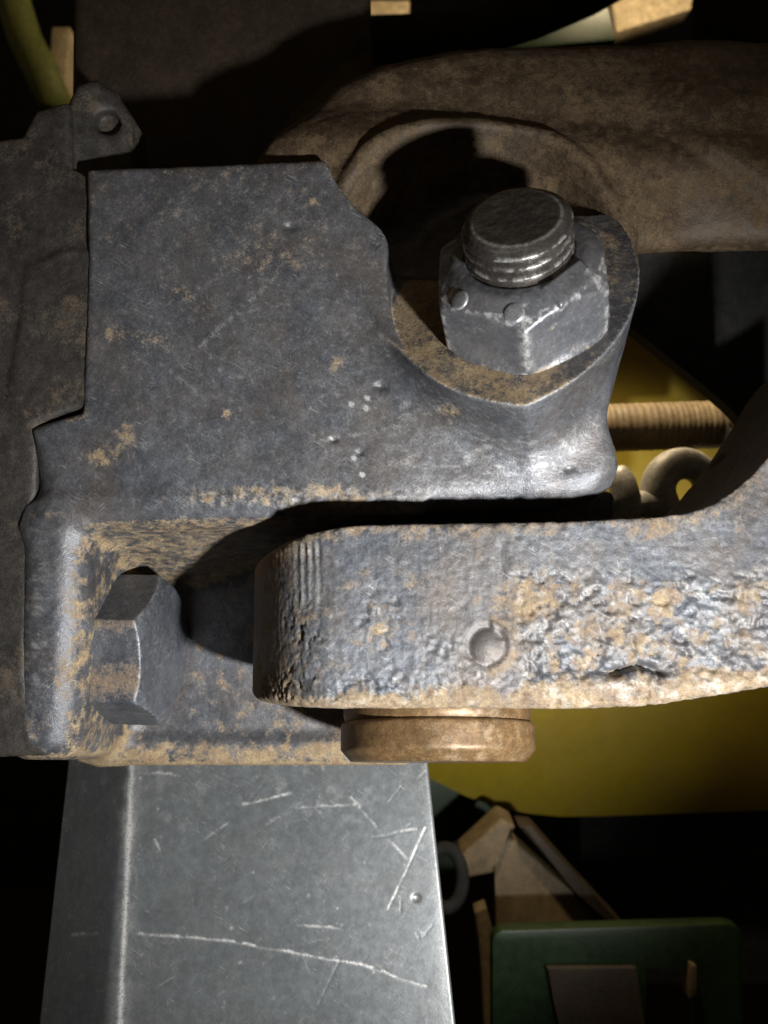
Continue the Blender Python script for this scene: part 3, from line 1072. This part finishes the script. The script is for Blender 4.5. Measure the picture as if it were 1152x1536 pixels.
V_, F_ = tube([U(924, 700, 290), U(925, 702, 290), U(928, 708, 290), U(933, 722, 290), U(938, 745, 290), U(936, 800, 290)], [0.6, 2.4, 3.6, 4.6, 5.2, 5.4], 28)
thing(mesh_obj("grey_stub", V_, F_, M_grey), "pale grey rounded stub beside the bracket's lower corner", "stub")


# yellow panel: gently curved sheet
low = [(560, 1120), (640, 1178), (700, 1208), (750, 1226), (800, 1236), (850, 1241), (920, 1240), (1152, 1232), (1400, 1228)]
Vp, Fp = [], []
prof = []
nrow = 26
for j, (a, b) in enumerate(low):
    for i in range(nrow):
        t = i / (nrow - 1)
        yy = b + (380 - b) * t
        D = 430 + 60 * (1 - t) ** 6 * 0.25 - 14 * math.sin(t * math.pi)
        Vp.append(U(a, yy, 430) * np.array([1, 0, 1]) + np.array([0, D, 0]))
nc = len(low)
Fp = [[j * nrow + i, (j + 1) * nrow + i, (j + 1) * nrow + i + 1, j * nrow + i + 1] for j in range(nc - 1) for i in range(nrow - 1)]
nV = len(Vp)
Vp += [v + np.array([0, 5, 0]) for v in Vp]
Fp += [[f[3] + nV, f[2] + nV, f[1] + nV, f[0] + nV] for f in Fp]
rim = [j * nrow for j in range(nc)] + [(nc - 1) * nrow + i for i in range(1, nrow)] + [j * nrow + nrow - 1 for j in range(nc - 2, -1, -1)] + [i for i in range(nrow - 2, 0, -1)]
for a, b in zip(rim, rim[1:] + rim[:1]):
    Fp.append([b, a, a + nV, b + nV])
o = mesh_obj("yellow_panel", np.array(Vp), Fp, M_yellow)
o.data.set_sharp_from_angle(angle=math.radians(40))
thing(o, "curved yellow painted panel behind the link bar and pin", "panel")

thing(bm_obj("green_guard", pxprism([(560, 1080), (700, 1180), (770, 1235), (740, 1265), (690, 1300), (640, 1330), (560, 1340)], 470, 10), M_green, bevel=1.5),
      "dark green painted guard in the gap beside the steel plate", "guard")
# dark box at the back
thing(bm_obj("black_box", pxprism([(870, 1200), (1400, 1200), (1400, 1480), (870, 1480)], 480, 90), M_black, bevel=3),
      "black box below the yellow panel's edge", "box")
# tan angled casing: two faces meeting in a ridge
root = empty("tan_casing", U(800, 1420, 400))
tag(root, "dusty tan angled casing tucked under the yellow panel", "casing")
bm_obj("front_cover", pxprism([(745, 1250), (775, 1262), (860, 1340), (925, 1405), (940, 1760), (765, 1760), (745, 1400), (742, 1300)], 400, 12), M_tan, root, bevel=2.5, seg=3)
bm_obj("side_cover", pxprism([(690, 1285), (752, 1228), (775, 1240), (742, 1290), (742, 1310), (700, 1318)], 398, 20), M_tan, root, bevel=2.0, seg=3)
bm_obj("cover_flange", pxprism([(776, 1238), (800, 1240), (870, 1320), (935, 1390), (960, 1420), (930, 1405), (862, 1337)], 395, 14), M_tank, root, bevel=1.5)
bm_obj("side_strip", pxprism([(712, 1370), (730, 1362), (740, 1400), (742, 1760), (735, 1760), (722, 1450)], 385, 10), M_tan, root, bevel=1.0)
# dark ring beside the casing
cc = U(668, 1316, 392)
path = [cc + np.array([10 * math.cos(t) * .8, 4 * math.sin(t), 12 * math.sin(t)]) for t in np.linspace(0, 2 * math.pi, 40)]
V_, F_ = tube(path, 3.0, 16, caps=False)
thing(mesh_obj("steel_ring", V_, F_, M_black), "dark round ring hanging beside the scratched steel plate", "ring")
# green plate with an opening
root = empty("green_bracket_plate", U(920, 1536, 350))
tag(root, "green painted plate with rounded corners and a cut out opening", "plate")
fr_ = [(738, 1760), (738, 1412), (742, 1402), (752, 1396), (1090, 1386), (1106, 1390), (1114, 1400), (1118, 1760),
       (1040, 1760), (1042, 1500), (1038, 1448), (965, 1448), (968, 1760)]
bm_obj("plate_body", pxprism(fr_, 345, 7), M_green, root, bevel=1.2)
bm_obj("tab", pxprism([(1036, 1446), (1046, 1450), (1046, 1492), (1034, 1500)], 342, 8), M_tan, root, bevel=.8)
thing(bm_obj("brown_angle", pxprism([(820, 1452), (955, 1452), (1000, 1760), (965, 1600), (850, 1600), (830, 1500)], 341, 3), M_tank, bevel=.8),
      "flat brown angle iron fixed across the green plate", "angle iron")

# things beyond the upper edge
thing(bm_obj("pale_board", pxprism([(905, -80), (1050, -80), (1037, 14), (925, 48)], 620, 20), M_pale, bevel=2),
      "pale tan board showing beyond the cast arm's upper edge", "board")
thing(bm_obj("pale_block", pxprism([(540, 0), (615, 0), (612, 50), (540, 56)], 640, 30), M_pale, bevel=2),
      "small pale block glimpsed between the housing and the cast arm", "block")
thing(bm_obj("pale_post", pxprism([(78, 40), (105, 40), (96, 140), (68, 150)], 600, 20), M_pale, bevel=1.5),
      "narrow pale post glimpsed beside the holed lug", "post")
V_, F_ = tube([U(x_, y_, 560) for x_, y_ in [(5, -60), (22, 10), (38, 60), (58, 100), (85, 160)]], 11, 20)
thing(mesh_obj("olive_hose", V_, F_, M_olive), "olive green hose running down behind the holed lug", "hose")
V_, F_ = tube([U(x_, y_, 420) for x_, y_ in [(520, 62), (640, 58), (720, 46), (800, 22), (880, -12), (930, -40)]], 11, 20)
thing(mesh_obj("black_hose", V_, F_, M_black), "black hose curving above the brown cast arm", "hose")
thing(bm_obj("dark_green_rail", pxprism([(700, 80), (700, 40), (800, 20), (900, -40), (925, 60)], 470, 14), M_green, bevel=2),
      "dark green rail behind the black hose", "rail")
V_, F_ = tube([U(1090, -80, 400), U(1090, 20, 400), U(1086, 110, 400)], 15, 32)
thing(mesh_obj("black_post", V_, F_, M_black), "thick black post standing behind the brown cast arm", "post")

# dark shop floor and backdrop around the close-up
bm = bmesh.new()
bmesh.ops.create_grid(bm, x_segments=40, y_segments=40, size=2500)
for v_ in bm.verts:
    v_.co.z = -H0 * 1000
    v_.co.y += 800
o = bm_obj("floor", bm, M_tank)
tag(o, kind="structure")
bm = bmesh.new()
bmesh.ops.create_cube(bm, size=1)
for v_ in bm.verts:
    v_.co = Vector((v_.co.x * 5000, 1400 + v_.co.y * 60, v_.co.z * 3000 + 1500 - H0 * 1000))
o = bm_obj("back_wall", bm, M_black)
tag(o, kind="structure")
